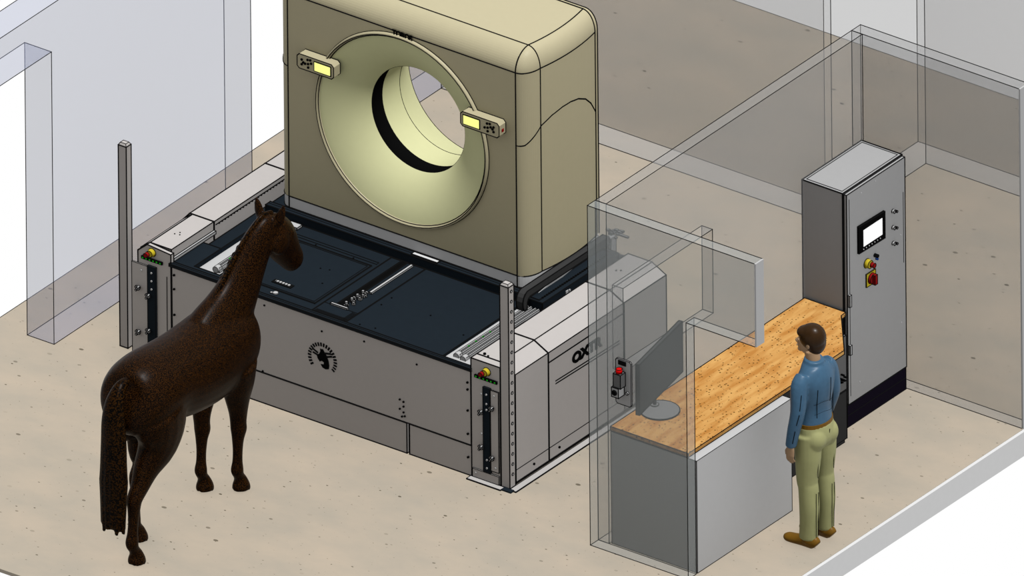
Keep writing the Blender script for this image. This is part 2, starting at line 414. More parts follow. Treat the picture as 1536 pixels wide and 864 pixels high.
# horse-head emblem
em = Vector((-1.741, -.002, .565))
b = B()
hp = [(-.045, -.005), (-.05, .02), (-.03, .035), (-.018, .06), (-.02, .082), (-.008, .078), (.004, .085), (.02, .06), (.04, .035), (.055, .0), (.062, -.04), (.058, -.07), (.03, -.08), (.0, -.072), (-.015, -.05), (.012, -.045), (.015, -.025), (-.005, -.018), (-.025, -.03)]
b.prism([(em.x + x, em.z + z) for x, z in hp], 'y', em.y - .003, em.y + .002)
for (x0, z0, x1, z1) in ((-.09, .06, -.045, .04), (-.085, .03, -.05, .02), (.03, .055, .075, .065), (.045, .03, .085, .045)):
    b.line([(em.x + x0, em.y, em.z + z0), (em.x + x1, em.y, em.z + z1)], .007, mi=0)
for k in range(22):
    t = math.radians(215 - k * 250 / 21); c_, s_ = math.cos(t), math.sin(t)
    for rr, dt in ((.107, -.025), (.107, .03)):
        cc, ss = math.cos(t + dt), math.sin(t + dt)
        b.line([(em.x + cc * rr, em.y, em.z + ss * rr), (em.x + cc * (rr + .026), em.y, em.z + ss * (rr + .026))], .0036, mi=0)
    if k % 2: b.line([(em.x + math.cos(t - .04) * .12, em.y, em.z + math.sin(t - .04) * .12), (em.x + math.cos(t + .05) * .12, em.y, em.z + math.sin(t + .05) * .12)], .003, mi=0)
b.done('emblem', BLACK, pf, label='round black horse emblem')

# ------------------------------------------------------------------ rail housings with towers
def estop(parent, x, z, y=-.002):
    e = B().cyl((x, y, z), (x, y - .035, z), .034, .026, 14).outline(.003, 40).done('emergency_button', YEL, parent, label='yellow and red emergency stop')
    b = B().cyl((x - .018, y - .034, z - .006), (x - .018, y - .062, z - .006), .019, n=12).outline(.003, 40)
    b.done('button', RED, e, label='red button')
def led_strip(parent, x0, x1, z, y=-.002):
    s_ = B().box(x0, x1, y - .014, y, z - .012, z + .012).done('lamp_strip', BLACK, parent)
    n = 6
    for k in range(n):
        x = x0 + (x1 - x0) * (k + .5) / n
        B().box(x - .006, x + .006, y - .017, y - .014, z - .005, z + .005).done('green_lamp', GREEN, s_, label='small green lamp')
def knob(parent, x, z, y):
    b = B().cyl((x, y, z), (x, y - .03, z), .011, n=10)
    for t in (0, 2.1, 4.2): b.cyl((x + .016 * math.cos(t), y - .022, z + .016 * math.sin(t)), (x + .016 * math.cos(t), y - .034, z + .016 * math.sin(t)), .008, n=8)
    b.cyl((x - .03, y - .01, z - .004), (x + .012, y - .012, z + .004), .005, n=6)
    b.outline(.0028, 40); b.done('knob', METAL, parent)
SIL = mat('white_floor_plate', lin_rgb=(.205, .197, .19))
# right
rh = thing('rail_housing', 'long grey chamfered side housing right of the scanner deck', 'machine housing', (-.18, 1.0, 0), 'side housings of the scanner platform')
sec = [(-.355, .03), (0, .03), (0, .951), (-.131, 1.02), (-.355, 1.02)]
for y0, y1 in ((.078, .492), (.498, 1.447), (1.453, 1.985)):
    recalc(B().prism(sec, 'y', y0, y1)).outline(R_, 20).done('side_cover', GREY, rh)
b = B().line([(.001, .5, .866), (.001, 1.447, .866)], .006).line([(.001, .585, .672), (.001, 1.385, .655)], .005).line([(.001, .585, .648), (.001, 1.385, .631)], .005)
b.line([(.001, .078, .135), (.001, 1.97, .135)], .0035)
b.done('panel_groove', [LINE, LINE], rh)
B().box(-.345, -.004, .08, 1.98, 0.008, .03).done('base_plinth', BLACK, rh)
B().box(-.355, -.083, .0, .074, .012, 1.02).outline(R_).done('tower_panel', GREY, rh)
place_text('side_lettering', 'OXTR', .115, Matrix.Translation((.004, .975, .757)) @ SIDE @ Matrix.Diagonal((1.15, 1, 1, 1)), BLACK, rh, .007)
B().box(.002, .062, -.01, 1.985, .0, .008).outline(.0035).done('floor_plate', SIL, rh, label='white floor strip')
B().box(-.365, -.05, -.055, -.002, .0, .008).outline(.0035).done('floor_plate', SIL, rh, label='white floor strip')
estop(rh, -.205, .948); led_strip(rh, -.315, -.105, .885)
B().box(-.235, -.170, -.016, -.001, .09, .815).outline(.003).done('slotted_strip', DARK, rh)
B().box(-.168, -.095, -.010, -.001, .115, .805).outline(.003).done('mounting_plate', GREY, rh)
B().box(-.34, -.095, -.012, -.001, .015, .085).outline(.003).done('foot_plate', GREY, rh)
for x, z in ((-.245, .60), (-.145, .66), (-.245, .30), (-.145, .235)): knob(rh, x, z, -.014)
for p in ((-.135, -.011, .765), (-.125, -.011, .15), (-.20, -.017, .76), (-.20, -.017, .68), (-.20, -.017, .63), (-.20, -.017, .20), (-.20, -.017, .13), (-.31, -.013, .055), (-.26, -.001, .74), (-.26, -.001, .40)):
    bolts([p], '-y', 'bolt', rh, .008, .006, METAL)
for p in ((.0, .30, .09), (.0, .62, .09), (0, 1.5, .09)): bolts([p], 'x', 'bolt', rh, .01, .01)
bolts([(-.30, .10, 1.02)], 'z', 'bolt', rh, .012, .012); bolts([(-.26, .09, 1.02)], 'z', 'bolt', rh, .008, .008); bolts([(-.27, 1.72, 1.02)], 'z', 'bolt', rh); bolts([(-.24, 1.74, 1.02)], 'z', 'bolt', rh)
# left
lh = thing('rail_housing', 'long grey side housing left of the scanner deck, beyond the horse', 'machine housing', (-3.34, 1.0, 0), 'side housings of the scanner platform')
secA = [(-3.46, .03), (-3.175, .03), (-3.175, 1.02), (-3.372, 1.02), (-3.46, .951)]
recalc(B().prism(secA, 'y', .04, .572)).outline(R_).done('side_cover', GREY, lh)
secB = [(-3.46, .03), (-3.173, .03), (-3.173, 1.02), (-3.40, 1.02), (-3.46, .951)]
for y0, y1 in ((.578, 1.525), (1.531, 2.1)):
    recalc(B().prism(secB, 'y', y0, y1)).outline(R_).done('side_cover', GREY, lh)
B().box(-3.45, -3.18, .05, 2.09, .008, .03).done('base_plinth', BLACK, lh)
B().box(-3.172, -3.152, .04, .57, .925, .950).outline(.004).done('edge_rail', TRAY, lh, label='white rail')
b = B().box(-3.172, -3.166, .59, 1.5, .985, .992, 1)
for k in range(24): b.box(-3.165, -3.158, .62 + k * .038, .632 + k * .038, .985, .994, 1)
b.done('rail_strip', [LINE, LINE], lh)
b = recalc(B().prism([(-3.46, .012), (-3.152, .012), (-3.152, 1.0), (-3.372, 1.02), (-3.46, .945)], 'y', 0, .036)).outline(R_); b.done('tower_panel', GREY, lh)
B().box(-3.51, -3.362, -.012, -.001, .02, .84).outline(.003).done('mounting_plate', GREY, lh)
B().box(-3.36, -3.285, -.018, -.001, .05, .85).outline(.003).done('slotted_strip', DARK, lh)
B().line([(-3.19, -.002, .02), (-3.19, -.002, .80)], .003, 0).done('cable', BLACK, lh)
estop(lh, -3.325, .967); led_strip(lh, -3.42, -3.225, .905)
for x, z in ((-3.44, .64), (-3.345, .60), (-3.44, .26), (-3.345, .30)): knob(lh, x, z, -.014)
for p in ((-3.42, -.013, .79), (-3.42, -.013, .10), (-3.32, -.019, .80), (-3.32, -.019, .73), (-3.32, -.019, .66), (-3.32, -.019, .20)): bolts([p], '-y', 'bolt', lh, .008, .006, METAL)
for p in ((-3.30, .25, 1.02), (-3.28, .29, 1.02), (-3.26, .26, 1.02)): bolts([p], 'z', 'bolt', lh, .006, .004)
B().box(-3.56, -3.48, -.035, -.013, 0, .008).outline(.003).done('floor_plate', SIL, lh, label='white floor strip')

# ------------------------------------------------------------------ posts
def post(label, x0, x1, y0, y1, ztop, holes):
    t = thing('corner_post', label, 'post', ((x0 + x1) / 2, (y0 + y1) / 2, 0), 'tall steel posts at the platform corners')
    b = B()
    c_ = .012
    poly = [(x0, y0), (x1 - c_ * 0, y0), (x1, y1), (x0, y1)]
    b.prism(poly, 'z', .008, ztop - .02); 
    recalc(b).outline(.005); b.done('shaft', GREY, t)
    recalc(B().loft([[(x0, y0, ztop - .02), (x1, y0, ztop - .02), (x1, y1, ztop - .02), (x0, y1, ztop - .02)],
                     [(x0 + c_, y0 + c_, ztop), (x1 - c_, y0 + c_, ztop), (x1 - c_, y1 - c_, ztop), (x0 + c_, y1 - c_, ztop)]], smooth=False)).outline(.003).done('cap', GREY, t)
    if holes:
        for k in range(19):
            z = .12 + k * .087
            B().cyl((x1, (y0 + y1) / 2, z), (x1 + .004, (y0 + y1) / 2, z), .011, n=10).outline(.0028, 60).done('slot_bolt', METAL, t)
    return t
p_ = post('tall steel post with a column of bolts at the near right corner of the platform', -.080, .0, .0, .070, 1.75, True)
B().box(-.05, .04, -.045, .0, 0, .012).done('foot', DARK, p_, label='dark foot plate')
post('tall plain steel post left of the platform, near the left wall', -3.70, -3.626, .088, .150, 1.75, False)

# ------------------------------------------------------------------ gantry
GX, GZ = -1.807, 2.003
gt = thing('scanner_gantry', 'large cream ring-shaped scanner gantry standing over the platform', 'scanner', (-1.81, 1.6, 0))
CXG = -1.812; HW = 1.063; ZT = 2.83; ZB = 1.092; YF = 1.12; RX, RZ, RY = .11, .165, .165; YR = 1.975
NT = 14
def st_outline(rx, rz, bulge, zb=ZB, n=NT):
    pts = [(HW + bulge + rx, zb)]
    for k in range(n + 1):
        t = k / n * PI / 2; pts.append((HW + bulge + rx * math.cos(t), ZT + rz * math.sin(t)))
    right = pts
    left = [(-x, z) for x, z in reversed(pts)]
    return [(CXG + x, z) for x, z in right + left]
def bulge(t): return .034 * 4 * t * (1 - t)
stations = []
for k in range(NT + 1):
    th = k / NT * PI / 2
    stations.append((YF + RY * (1 - math.cos(th)), math.sin(th) * RX + 1e-4, math.sin(th) * RZ + 1e-4, 0))
for k in range(1, 15):
    t = k / 14; stations.append((YF + RY + (YR - YF - RY) * t, RX, RZ, bulge(t)))
b = B()
rings = [[(x, y, z) for x, z in st_outline(rx, rz, bu)] for y, rx, rz, bu in stations]
R = [[b.bm.verts.new(p) for p in r] for r in rings]
n = len(R[0])
for i in range(len(R) - 1):
    for j in range(n): b._f([R[i][j], R[i][(j + 1) % n], R[i + 1][(j + 1) % n], R[i + 1][j]])
def cap(b, ringv, cxy, Rr, y, N=96):
    circ = [b.bm.verts.new((cxy[0] + Rr * math.cos(2 * PI * k / N), y, cxy[1] + Rr * math.sin(2 * PI * k / N))) for k in range(N)]
    es = []
    for vs in (ringv, circ):
        for i in range(len(vs)):
            a, c = vs[i], vs[(i + 1) % len(vs)]
            e = b.bm.edges.get((a, c)) or b.bm.edges.new((a, c)); es.append(e)
    bmesh.ops.triangle_fill(b.bm, edges=es, use_beauty=True)
cap(b, R[0], (GX, GZ), .80, YF); cap(b, R[-1], (GX, GZ), .612, YR)
recalc(b)
# seams
xs = lambda y: (RX + bulge(min(1, max(0, (y - YF - RY) / (YR - YF - RY)))))
for sgn in (1, -1):
    X = lambda v: CXG + sgn * v
    b.line([(X(HW), YF, ZB), (X(HW), YF, ZT)], R_)
    b.line([(X(HW + RX), YF + RY, ZB), (X(HW + RX), YF + RY, ZT)], R_)
    arc = [k / 12 * PI / 2 for k in range(13)]
    b.line([(X(HW), YF + RY * (1 - math.sin(t)) , ZT + RZ * math.cos(t)) for t in arc], R_)
    b.line([(X(HW + RX * math.sin(t)), YF + RY * (1 - math.cos(t)), ZT) for t in arc], R_)
    b.line([(X(HW + RX * math.cos(t)), YF + RY, ZT + RZ * math.sin(t)) for t in arc], R_)
    ys = [YF + RY + (YR - YF - RY) * k / 10 for k in range(11)]
    b.line([(X(HW + xs(y)), y, ZT) for y in ys], R_)
    b.line([(X(HW + xs(y) - RX), y, ZT + RZ) for y in ys], R_)
    wv = [(YF, 2.206), (1.15, 2.215), (1.20, 2.26), (1.285, 2.335), (1.40, 2.382), (1.52, 2.405), (1.62, 2.405), (1.72, 2.385), (1.82, 2.335), (1.90, 2.26), (YR, 2.15)]
    def xw(y):
        if y <= YF + RY: return HW + RX * math.sqrt(max(0, 1 - ((YF + RY - y) / RY) ** 2))
        return HW + xs(y)
    P = []
    for (ya, za), (yb, zb_) in zip(wv[:-1], wv[1:]):
        for k in range(4):
            y = ya + (yb - ya) * k / 4; P.append((X(xw(y)), y, za + (zb_ - za) * k / 4))
    P.append((X(xw(YR)), YR, 2.15))
    b.line(P if sgn > 0 else [p for p in P if p[1] < 1.20], R_)
    b.line([(X(xw(y)), y, ZB) for y in [YF + RY * k / 8 for k in range(9)] + ys], R_)
b.line([(CXG - HW, YF, ZT), (CXG + HW, YF, ZT)], R_); b.line([(CXG - HW, YF, ZB), (CXG + HW, YF, ZB)], R_)
b.line([(CXG - HW, YF + RY, ZT + RZ), (CXG + HW, YF + RY, ZT + RZ)], R_)
b.line([(x, YR, z) for x, z in st_outline(RX, RZ, 0)], .006)
b.done('housing', CREAM, gt)
# back cover
b = B()
o1 = [(CXG + (x - CXG) * .992, z if z < ZT else ZT + (z - ZT) * .93) for x, z in st_outline(RX, RZ, 0)]
R0 = [b.bm.verts.new((x, YR + .001, z)) for x, z in o1]; R1 = [b.bm.verts.new((x, YR + .045, z)) for x, z in o1]
for j in range(len(R0)): b._f([R0[j], R0[(j + 1) % len(R0)], R1[(j + 1) % len(R0)], R1[j]])
cap(b, R1, (GX, GZ), .612, YR + .045)
recalc(b); b.line([(x, YR + .045, z) for x, z in o1], R_)
b.done('back_cover', CREAM, gt)
def revolve(b, prof, N=96, mi=0, smooth=True):
    rr = [[Vector((GX + r * math.cos(2 * PI * k / N), y, GZ + r * math.sin(2 * PI * k / N))) for k in range(N)] for r, y in prof]
    return b.loft(rr, mi, smooth, caps=False)
# bell mouth
prof = []
for k in range(21):
    a0, a1 = math.radians(18), math.radians(62); t = a0 + (a1 - a0) * k / 20
    prof.append((.775 - (.775 - .434) * (math.sin(t) - math.sin(a0)) / (math.sin(a1) - math.sin(a0)), YF + .2 * (math.cos(a0) - math.cos(t)) / (math.cos(a0) - math.cos(a1))))
b = revolve(B(), prof); b.ring((GX, GZ), .436, YF + .2, .003); b.done('bore_funnel', BORE, gt)
b = revolve(B(), [(.434, YF + .2), (.452, YF + .201), (.452, YF + .35)]); b.done('bore_gap', BLACK, gt, label='black ring inside the bore')
b = revolve(B(), [(.450, YF + .35), (.456, YF + .58)]); b.ring((GX, GZ), .450, YF + .35, .003); b.done('bore_tunnel', BORE, gt)
prof = [(.456 + (.612 - .456) * (k / 12) ** 1.25, YF + .58 + .32 * k / 12) for k in range(13)]
b = revolve(B(), prof); b.ring((GX, GZ), .457, YF + .58, .004); b.ring((GX, GZ), .612, YF + .9, .005); b.done('rear_funnel', BORE, gt)
# raised trim ring
b = revolve(B(), [(.806, YF), (.803, YF - .028), (.790, YF - .03), (.786, YF - .018), (.777, YF - .014), (.775, YF)])
b.ring((GX, GZ), .806, YF - .001, .0045); b.ring((GX, GZ), .790, YF - .031, .0035); b.ring((GX, GZ), .777, YF - .014, .0045)
b.done('trim_ring', CREAM, gt)
# plinth
b = B()
q = [(-1, 1)]
pl = []
for k in range(9):
    t = k / 8 * PI / 2; pl.append((CXG + HW + RX * math.sin(t), YF + .002 + RY * (1 - math.cos(t))))
pr = pl + [(CXG + HW + RX, 2.0)]; plf = [(2 * CXG - x, y) for x, y in reversed(pr)]
b.prism(plf + pr, 'z', .992, 1.088)
recalc(b)
b.line([(CXG + HW, YF, .995), (CXG + HW, YF, 1.088)], R_).line([(CXG - HW, YF, .995), (CXG - HW, YF, 1.088)], R_)
b.line([(x, y, .995) for x, y in plf + pr], R_)
b.done('plinth', PLINTH, gt)
# control pads
def pad(x0, x1, z0, z1, flip):
    y0, y1 = YF - .085, YF - .002
    c_ = .02
    poly = [(x0 + c_, z0), (x1 - c_, z0), (x1, z0 + c_), (x1, z1 - c_), (x1 - c_, z1), (x0 + c_, z1), (x0, z1 - c_), (x0, z0 + c_)]
    b = recalc(B().prism(poly, 'y', y0, y1)).outline(.0038, 50)
    o = b.done('control_pad', CREAM, gt)
    W = x1 - x0
    sx0, sx1 = (x0 + .03, x0 + .175) if flip else (x1 - .175, x1 - .03)
    b = B().box(sx0 - .008, sx1 + .008, y0 - .004, y0, z0 + .018, z1 - .018, 1).box(sx0, sx1, y0 - .006, y0 - .004, z0 + .026, z1 - .026)
    b.done('pad_screen', SCREEN_Y, o, label='lit yellow screen')
    cxx = (x1 - .105) if flip else (x0 + .105)
    for dx, dz in ((0, 0), (.028, .012), (-.028, -.006), (0, -.03), (-.005, .034), (.02, .038), (-.06 if not flip else .055, .02), (-.06 if not flip else .055, -.02), (-.045 if not flip else .045, 0)):
        B().cyl((cxx + dx, y0, (z0 + z1) / 2 + dz), (cxx + dx, y0 - .008, (z0 + z1) / 2 + dz), .010, n=8).done('key', BLACK, o, label='black key')
    ex = x1 if flip else x0
    B().box(ex - .002, ex + .004, y0 + .03, y0 + .055, z0 + .04, z0 + .065).done('stop_key', RED, o, label='red key')
pad(-2.725, -2.385, 2.282, 2.405, False)
pad(-1.202, -.842, 2.275, 2.398, True)
place_text('front_lettering', 'TOROS', .072, Matrix.Translation((-1.795, YF - .012, 2.815)) @ FRONT @ Matrix.Diagonal((.78, 1, 1, 1)), BLACK, gt, .003)

# cable guard beside the gantry
cg = thing('cable_guard', 'charcoal cable guard running back along the right foot of the cream gantry', 'cable guard', (-.60, 1.5, .99))
top = [(.952, .925), (.940, .96), (.938, 1.0), (.948, 1.035), (.968, 1.060), (.995, 1.075), (2.03, 1.075)]
bot = [(2.03, 1.018), (1.03, 1.018), (1.005, 1.005), (.995, .985), (.99, .925)]
b = recalc(B().prism(top + bot, 'x', -.625, -.562))
b.outline(R_, 40); b.done('guard_channel', GUARD, cg)
b = B().box(-.60, -.55, 2.035, 2.10, .92, 1.06).outline(.003); b.done('bracket', METAL, cg)
b = B()
for k in range(16):
    x, y, z = -.62 + random.random() * .10, 2.04 + random.random() * .08, 1.062 + random.random() * .04
    b.box(x, x + .014 + random.random() * .02, y, y + .015, z, z + .012)
b.box(-.50, -.42, 2.07, 2.085, 1.09, 1.10)
b.outline(.0028); b.done('cable_clamp', METAL, cg)
# ------------------------------------------------------------------ counter
ct = recalc(B().prism([(1.112, -.225), (1.838, -.225), (1.838, 1.745), (1.50, 2.165), (1.495, 2.225), (1.112, 2.225)], 'z', .970, 1.004)).outline(.004)
tag(ct.done('worktop', WOOD), 'long orange wood worktop running to the tall grey cabinet', 'worktop')
bc = thing('base_cabinet', 'light grey base cabinet under the near end of the wood worktop', 'cabinet', (1.5, .36, 0))
B().box(1.116, 1.915, -.225, .970, .004, .963).outline(.003).done('body', DESK, bc)
bd = thing('base_cabinet', 'dark drawer cabinet under the far end of the worktop, beside the tall cabinet', 'cabinet', (1.4, 1.6, 0))
B().box(1.116, 1.606, .978, 2.05, .004, .962).outline(.003).done('body', DESKD, bd)
b = B().box(1.608, 1.630, 1.62, 2.05, .05, .46).outline(.004); b.done('drawer_front', DESKD, bd)
b = B().box(1.608, 1.630, 1.62, 2.05, .47, .93).outline(.004); b.done('drawer_front', mat('grey_drawer', lin_rgb=(.06, .06, .06)), bd, label='mid grey upper drawer')
b = B()
for k in range(10):
    y, z = 1.95 + random.random() * .06, .56 + random.random() * .06
    b.box(1.626, 1.65 + random.random() * .02, y, y + .014, z, z + .01)
b.done('drawer_lock', BLACK, bd)
# ------------------------------------------------------------------ tall cabinet
cb = thing('control_cabinet', 'tall grey electrical control cabinet with a touchscreen at the end of the worktop', 'cabinet', (1.28, 2.63, 0))
B().box(1.085, 1.462, 2.245, 3.0 - .005, .19, 2.0).outline(.006).line([(1.11, 2.27, 2.003), (1.44, 2.27, 2.003), (1.44, 2.97, 2.003), (1.11, 2.97, 2.003)], .003, closed=True).done('body', CABG, cb)
dr = B().box(1.466, 1.492, 2.255, 2.99, .195, 1.99).outline(.0045).line([(1.493, 2.285, 1.94), (1.493, 2.285, .26)], .0025).line([(1.493, 2.965, 1.7), (1.493, 2.965, 1.1)], .0025).done('door', CABG, cb)
B().box(1.09, 1.485, 2.25, 2.99, 0.0, .186).outline(.004).line([(1.487, 2.25, .10), (1.487, 2.99, .10)], .003, ).done('plinth', [CABD, LINE], cb)
X0 = 1.494
sc_ = B().prism([(2.385, 1.435), (2.715, 1.425), (2.715, 1.655), (2.385, 1.665)], 'x', X0 - .001, X0 + .015); recalc(sc_)
so = sc_.outline(.003).done('touchscreen', BLACK, dr, label='black framed touchscreen')
B().box(X0 + .016, X0 + .019, 2.44, 2.675, 1.475, 1.615).done('display', SCREEN_W, dr, label='lit white display')
for k in range(7): B().cyl((X0 + .015, 2.44 + k * .035, 1.452), (X0 + .019, 2.44 + k * .035, 1.452), .005, n=8).done('screen_key', METAL, dr)
for z in (1.60, 1.46, 1.325):
    b = B().cyl((X0, 2.83, z), (X0 + .02, 2.83, z), .014, n=10).cyl((X0 + .02, 2.842, z), (X0 + .035, 2.842, z), .008, n=8).outline(.0035, 40); b.done('indicator_knob', METAL, dr)
e = B().cyl((X0, 2.50, 1.30), (X0 + .035, 2.50, 1.30), .038, .032, 14).outline(.003, 40).done('emergency_button', YEL, dr, label='yellow and red emergency stop')
B().cyl((X0 + .034, 2.51, 1.295), (X0 + .065, 2.51, 1.295), .02, n=12).outline(.003, 40).done('button', RED, dr, label='red button')
B().cyl((X0, 2.60, 1.325), (X0 + .03, 2.60, 1.325), .013, n=8).outline(.003, 40).done('key_switch', BLACK, dr)
B().cyl((X0, 2.615, 1.29), (X0 + .02, 2.615, 1.29), .010, n=8).done('blue_button', mat('blue_plastic', lin_rgb=(.005, .02, .09)), dr, label='blue button')
B().box(X0, X0 + .008, 2.485, 2.60, 1.10, 1.21).outline(.003).done('switch_plate', YEL, dr, label='yellow switch plate')
b = B().cyl((X0 + .008, 2.545, 1.155), (X0 + .03, 2.545, 1.155), .044, .04, 12).box(X0 + .03, X0 + .055, 2.53, 2.56, 1.115, 1.195).outline(.003, 40); b.done('main_switch', RED, dr, label='red rotary main switch')
b = B().box(1.49, 1.51, 2.262, 2.285, 1.03, 1.13).outline(.003); b.done('hinge', CABG, cb)
b = B().box(1.49, 1.51, 2.262, 2.285, .62, .70).outline(.003); b.done('hinge', CABG, cb)
b = B().box(1.45, 1.49, 2.992, 3.006 - .008, .9, 1.0); b.done('latch', BLACK, cb)
for y, z in ((2.44, 1.93), (2.62, 1.95), (2.93, 1.35), (2.93, .6), (2.40, .33)): bolts([(X0 - .002, y, z)], 'x', 'screw', dr, .006, .003, TRAY)
# ------------------------------------------------------------------ monitor
mo = thing('monitor', 'thin dark flat monitor on a round grey foot at the near end of the worktop', 'monitor', (1.29, .20, 1.008))
A = Vector((1.352, -.178, 0)); Bv = Vector((1.212, .556, 0)); dm = (Bv - A).normalized(); nm = Vector((dm.y, -dm.x, 0))
zb, zt = 1.155, 1.585
def mpt(s_, t_, z_): p = A + dm * s_ + nm * t_; return (p.x, p.y, z_)
LM = (Bv - A).length
b = B()
v = [mpt(s_, t_, z_) for t_ in (0, -.03) for s_, z_ in ((0, zb), (LM, zb), (LM, zt), (0, zt))]
b.loft([v[:4], v[4:]], smooth=False); recalc(b).outline(.0045)
b.done('screen_panel', mat('monitor_grey', lin_rgb=(.025, .025, .025)), mo)
b = B().cyl((1.275, .18, 1.0085), (1.275, .18, 1.016), .150, n=40).outline(.0035, 50); b.done('foot', mat('monitor_foot', lin_rgb=(.095, .095, .095)), mo)
fc = (1.20, .215)
b = B().cyl((*fc, 1.013), (*fc, 1.025), .032, n=16).cyl((*fc, 1.02), (*fc, 1.30), .014, n=12).box(fc[0] - .02, fc[0] + .035, fc[1] - .03, fc[1] + .03, 1.25, 1.33).outline(.0025, 50); b.done('stand', mat('monitor_foot', lin_rgb=(.095, .095, .095)), mo)
# ------------------------------------------------------------------ wall switch box
sw = thing('switch_box', 'upright grey switch plate with a red push button on the clear front partition', 'switch box', (1.33, -.341, 1.5))
YW = -.342
b = recalc(B().prism([(1.262, 1.33), (1.275, 1.315), (1.39, 1.315), (1.405, 1.33), (1.405, 1.685), (1.39, 1.70), (1.275, 1.70), (1.262, 1.685)], 'y', YW - .012, YW)).outline(.003, 30)
b.done('back_plate', CABG, sw)
B().box(1.285, 1.352, YW - .075, YW - .013, 1.485, 1.60).outline(.004).done('button_housing', mat('dark_grey_plastic', lin_rgb=(.055, .055, .055)), sw)
B().cyl((1.318, YW - .045, 1.60), (1.318, YW - .045, 1.635), .024, n=12).outline(.003, 40).done('push_button', mat('bright_red_plastic', lin_rgb=(.28, .002, .002)), sw, label='bright red push button')
B().box(1.275, 1.340, YW - .085, YW - .013, 1.405, 1.485).outline(.004).done('socket', CABG, sw)
B().cyl((1.305, YW - .086, 1.445), (1.305, YW - .094, 1.445), .02, n=12).outline(.003, 40).done('selector_switch', BLACK, sw)
b = B().cyl((1.372, YW - .012, 1.43), (1.372, YW - .025, 1.43), .012, n=10).outline(.003, 40).box(1.29, 1.36, YW - .02, YW - .012, 1.655, 1.69, 1); b.done('screw', METAL, sw)

# ------------------------------------------------------------------ organic bodies
def tube(bm, secs, lateral=None, n=20):
    """secs: (x,y,z,a,b) a = half width along the lateral axis, b across it"""
    P = [Vector(s_[:3]) for s_ in secs]
    rings = []
    for i, s_ in enumerate(secs):
        d = (P[min(i + 1, len(P) - 1)] - P[max(i - 1, 0)]).normalized()
        la = Vector(lateral) if lateral else d.orthogonal()
        la = (la - d * la.dot(d)).normalized(); up = d.cross(la)
        a, b_ = s_[3], s_[4] if len(s_) > 4 else s_[3]
        rings.append([bm.verts.new(P[i] + la * a * math.cos(2 * PI * k / n) + up * b_ * math.sin(2 * PI * k / n)) for k in range(n)])
    for i in range(len(rings) - 1):
        for k in range(n): bm.faces.new([rings[i][k], rings[i][(k + 1) % n], rings[i + 1][(k + 1) % n], rings[i + 1][k]])
    for r_, rev, i in ((rings[0], True, 0), (rings[-1], False, -1)):
        bm.faces.new(r_[::-1] if rev else r_)
def ball(bm, c, r):
    m = Matrix.Translation(c) @ Matrix.Diagonal((r[0], r[1], r[2], 1))
    bmesh.ops.create_uvsphere(bm, u_segments=20, v_segments=14, radius=1, matrix=m)
def catmull(secs, k=4):
    out = []
    n = len(secs)
    for i in range(n - 1):
        p0, p1, p2, p3 = secs[max(i - 1, 0)], secs[i], secs[i + 1], secs[min(i + 2, n - 1)]
        for j in range(k):
            t = j / k
            out.append(tuple(.5 * ((2 * b_) + (-a + c) * t + (2 * a - 5 * b_ + 4 * c - d) * t * t + (-a + 3 * b_ - 3 * c + d) * t ** 3) for a, b_, c, d in zip(p0, p1, p2, p3)))
    out.append(tuple(secs[-1])); return out
def organic(name, bm, m, parent=None, voxel=.012, smooth=4, extra=None):
    bmesh.ops.recalc_face_normals(bm, faces=bm.faces[:])
    me = bpy.data.meshes.new(name); bm.to_mesh(me); bm.free()
    o = bpy.data.objects.new(name, me); col.objects.link(o)
    r = o.modifiers.new('r', 'REMESH'); r.mode = 'VOXEL'; r.voxel_size = voxel; r.use_smooth_shade = True
    s_ = o.modifiers.new('s', 'SMOOTH'); s_.factor = .5; s_.iterations = smooth
    bpy.context.view_layer.update()
    me2 = bpy.data.meshes.new_from_object(o.evaluated_get(bpy.context.evaluated_depsgraph_get()))
    o.modifiers.clear(); o.data = me2; me2.name = name
    me2.materials.clear(); me2.materials.append(m); me2.materials.append(LINE)
    for p in me2.polygons: p.use_smooth = True; p.material_index = 0
    if extra:
        bb = B(); bb.bm.from_mesh(me2); extra(bb); bb.bm.to_mesh(me2); bb.bm.free()
    if parent:
        o.parent = parent; me2.transform(Matrix.Translation(-parent.location))
    return o

# ------------------------------------------------------------------ horse
hx0, hy0 = -1.715, -1.80; YAW = .045
def H(lx, ly, z, *r): return (hx0 + lx - ly * YAW, hy0 + ly + lx * YAW, z, *r)
LAT = (1, YAW, 0)
bm = bmesh.new()
torso = [H(0, -.83, 1.36, .08, .10), H(0, -.78, 1.345, .21, .23), H(0, -.66, 1.34, .275, .30), H(0, -.48, 1.335, .295, .32), H(0, -.26, 1.315, .28, .32),
         H(0, -.02, 1.27, .285, .345), H(0, .22, 1.25, .28, .365), H(0, .42, 1.25, .265, .375), H(.005, .60, 1.23, .24, .35), H(.01, .76, 1.20, .19, .27), H(.01, .86, 1.18, .10, .15)]
tube(bm, catmull(torso), LAT, 28)
neck = [H(0, .18, 1.27, .20, .30), H(0, .36, 1.35, .19, .32), H(0.005, .56, 1.46, .165, .30), H(.01, .73, 1.62, .132, .24), H(.02, .87, 1.80, .112, .195), H(.04, .98, 1.95, .098, .16), H(.06, 1.08, 2.04, .085, .13), H(.065, 1.13, 2.07, .06, .08)]
tube(bm, catmull(neck), LAT, 24)
head = [H(.06, 1.02, 2.03, .075, .10), H(.065, 1.12, 1.99, .098, .135), H(.065, 1.21, 1.88, .102, .16), H(.06, 1.29, 1.77, .090, .145), H(.055, 1.36, 1.67, .078, .120), H(.055, 1.41, 1.60, .074, .105), H(.055, 1.44, 1.55, .062, .08)]
tube(bm, catmull(head), LAT, 20)
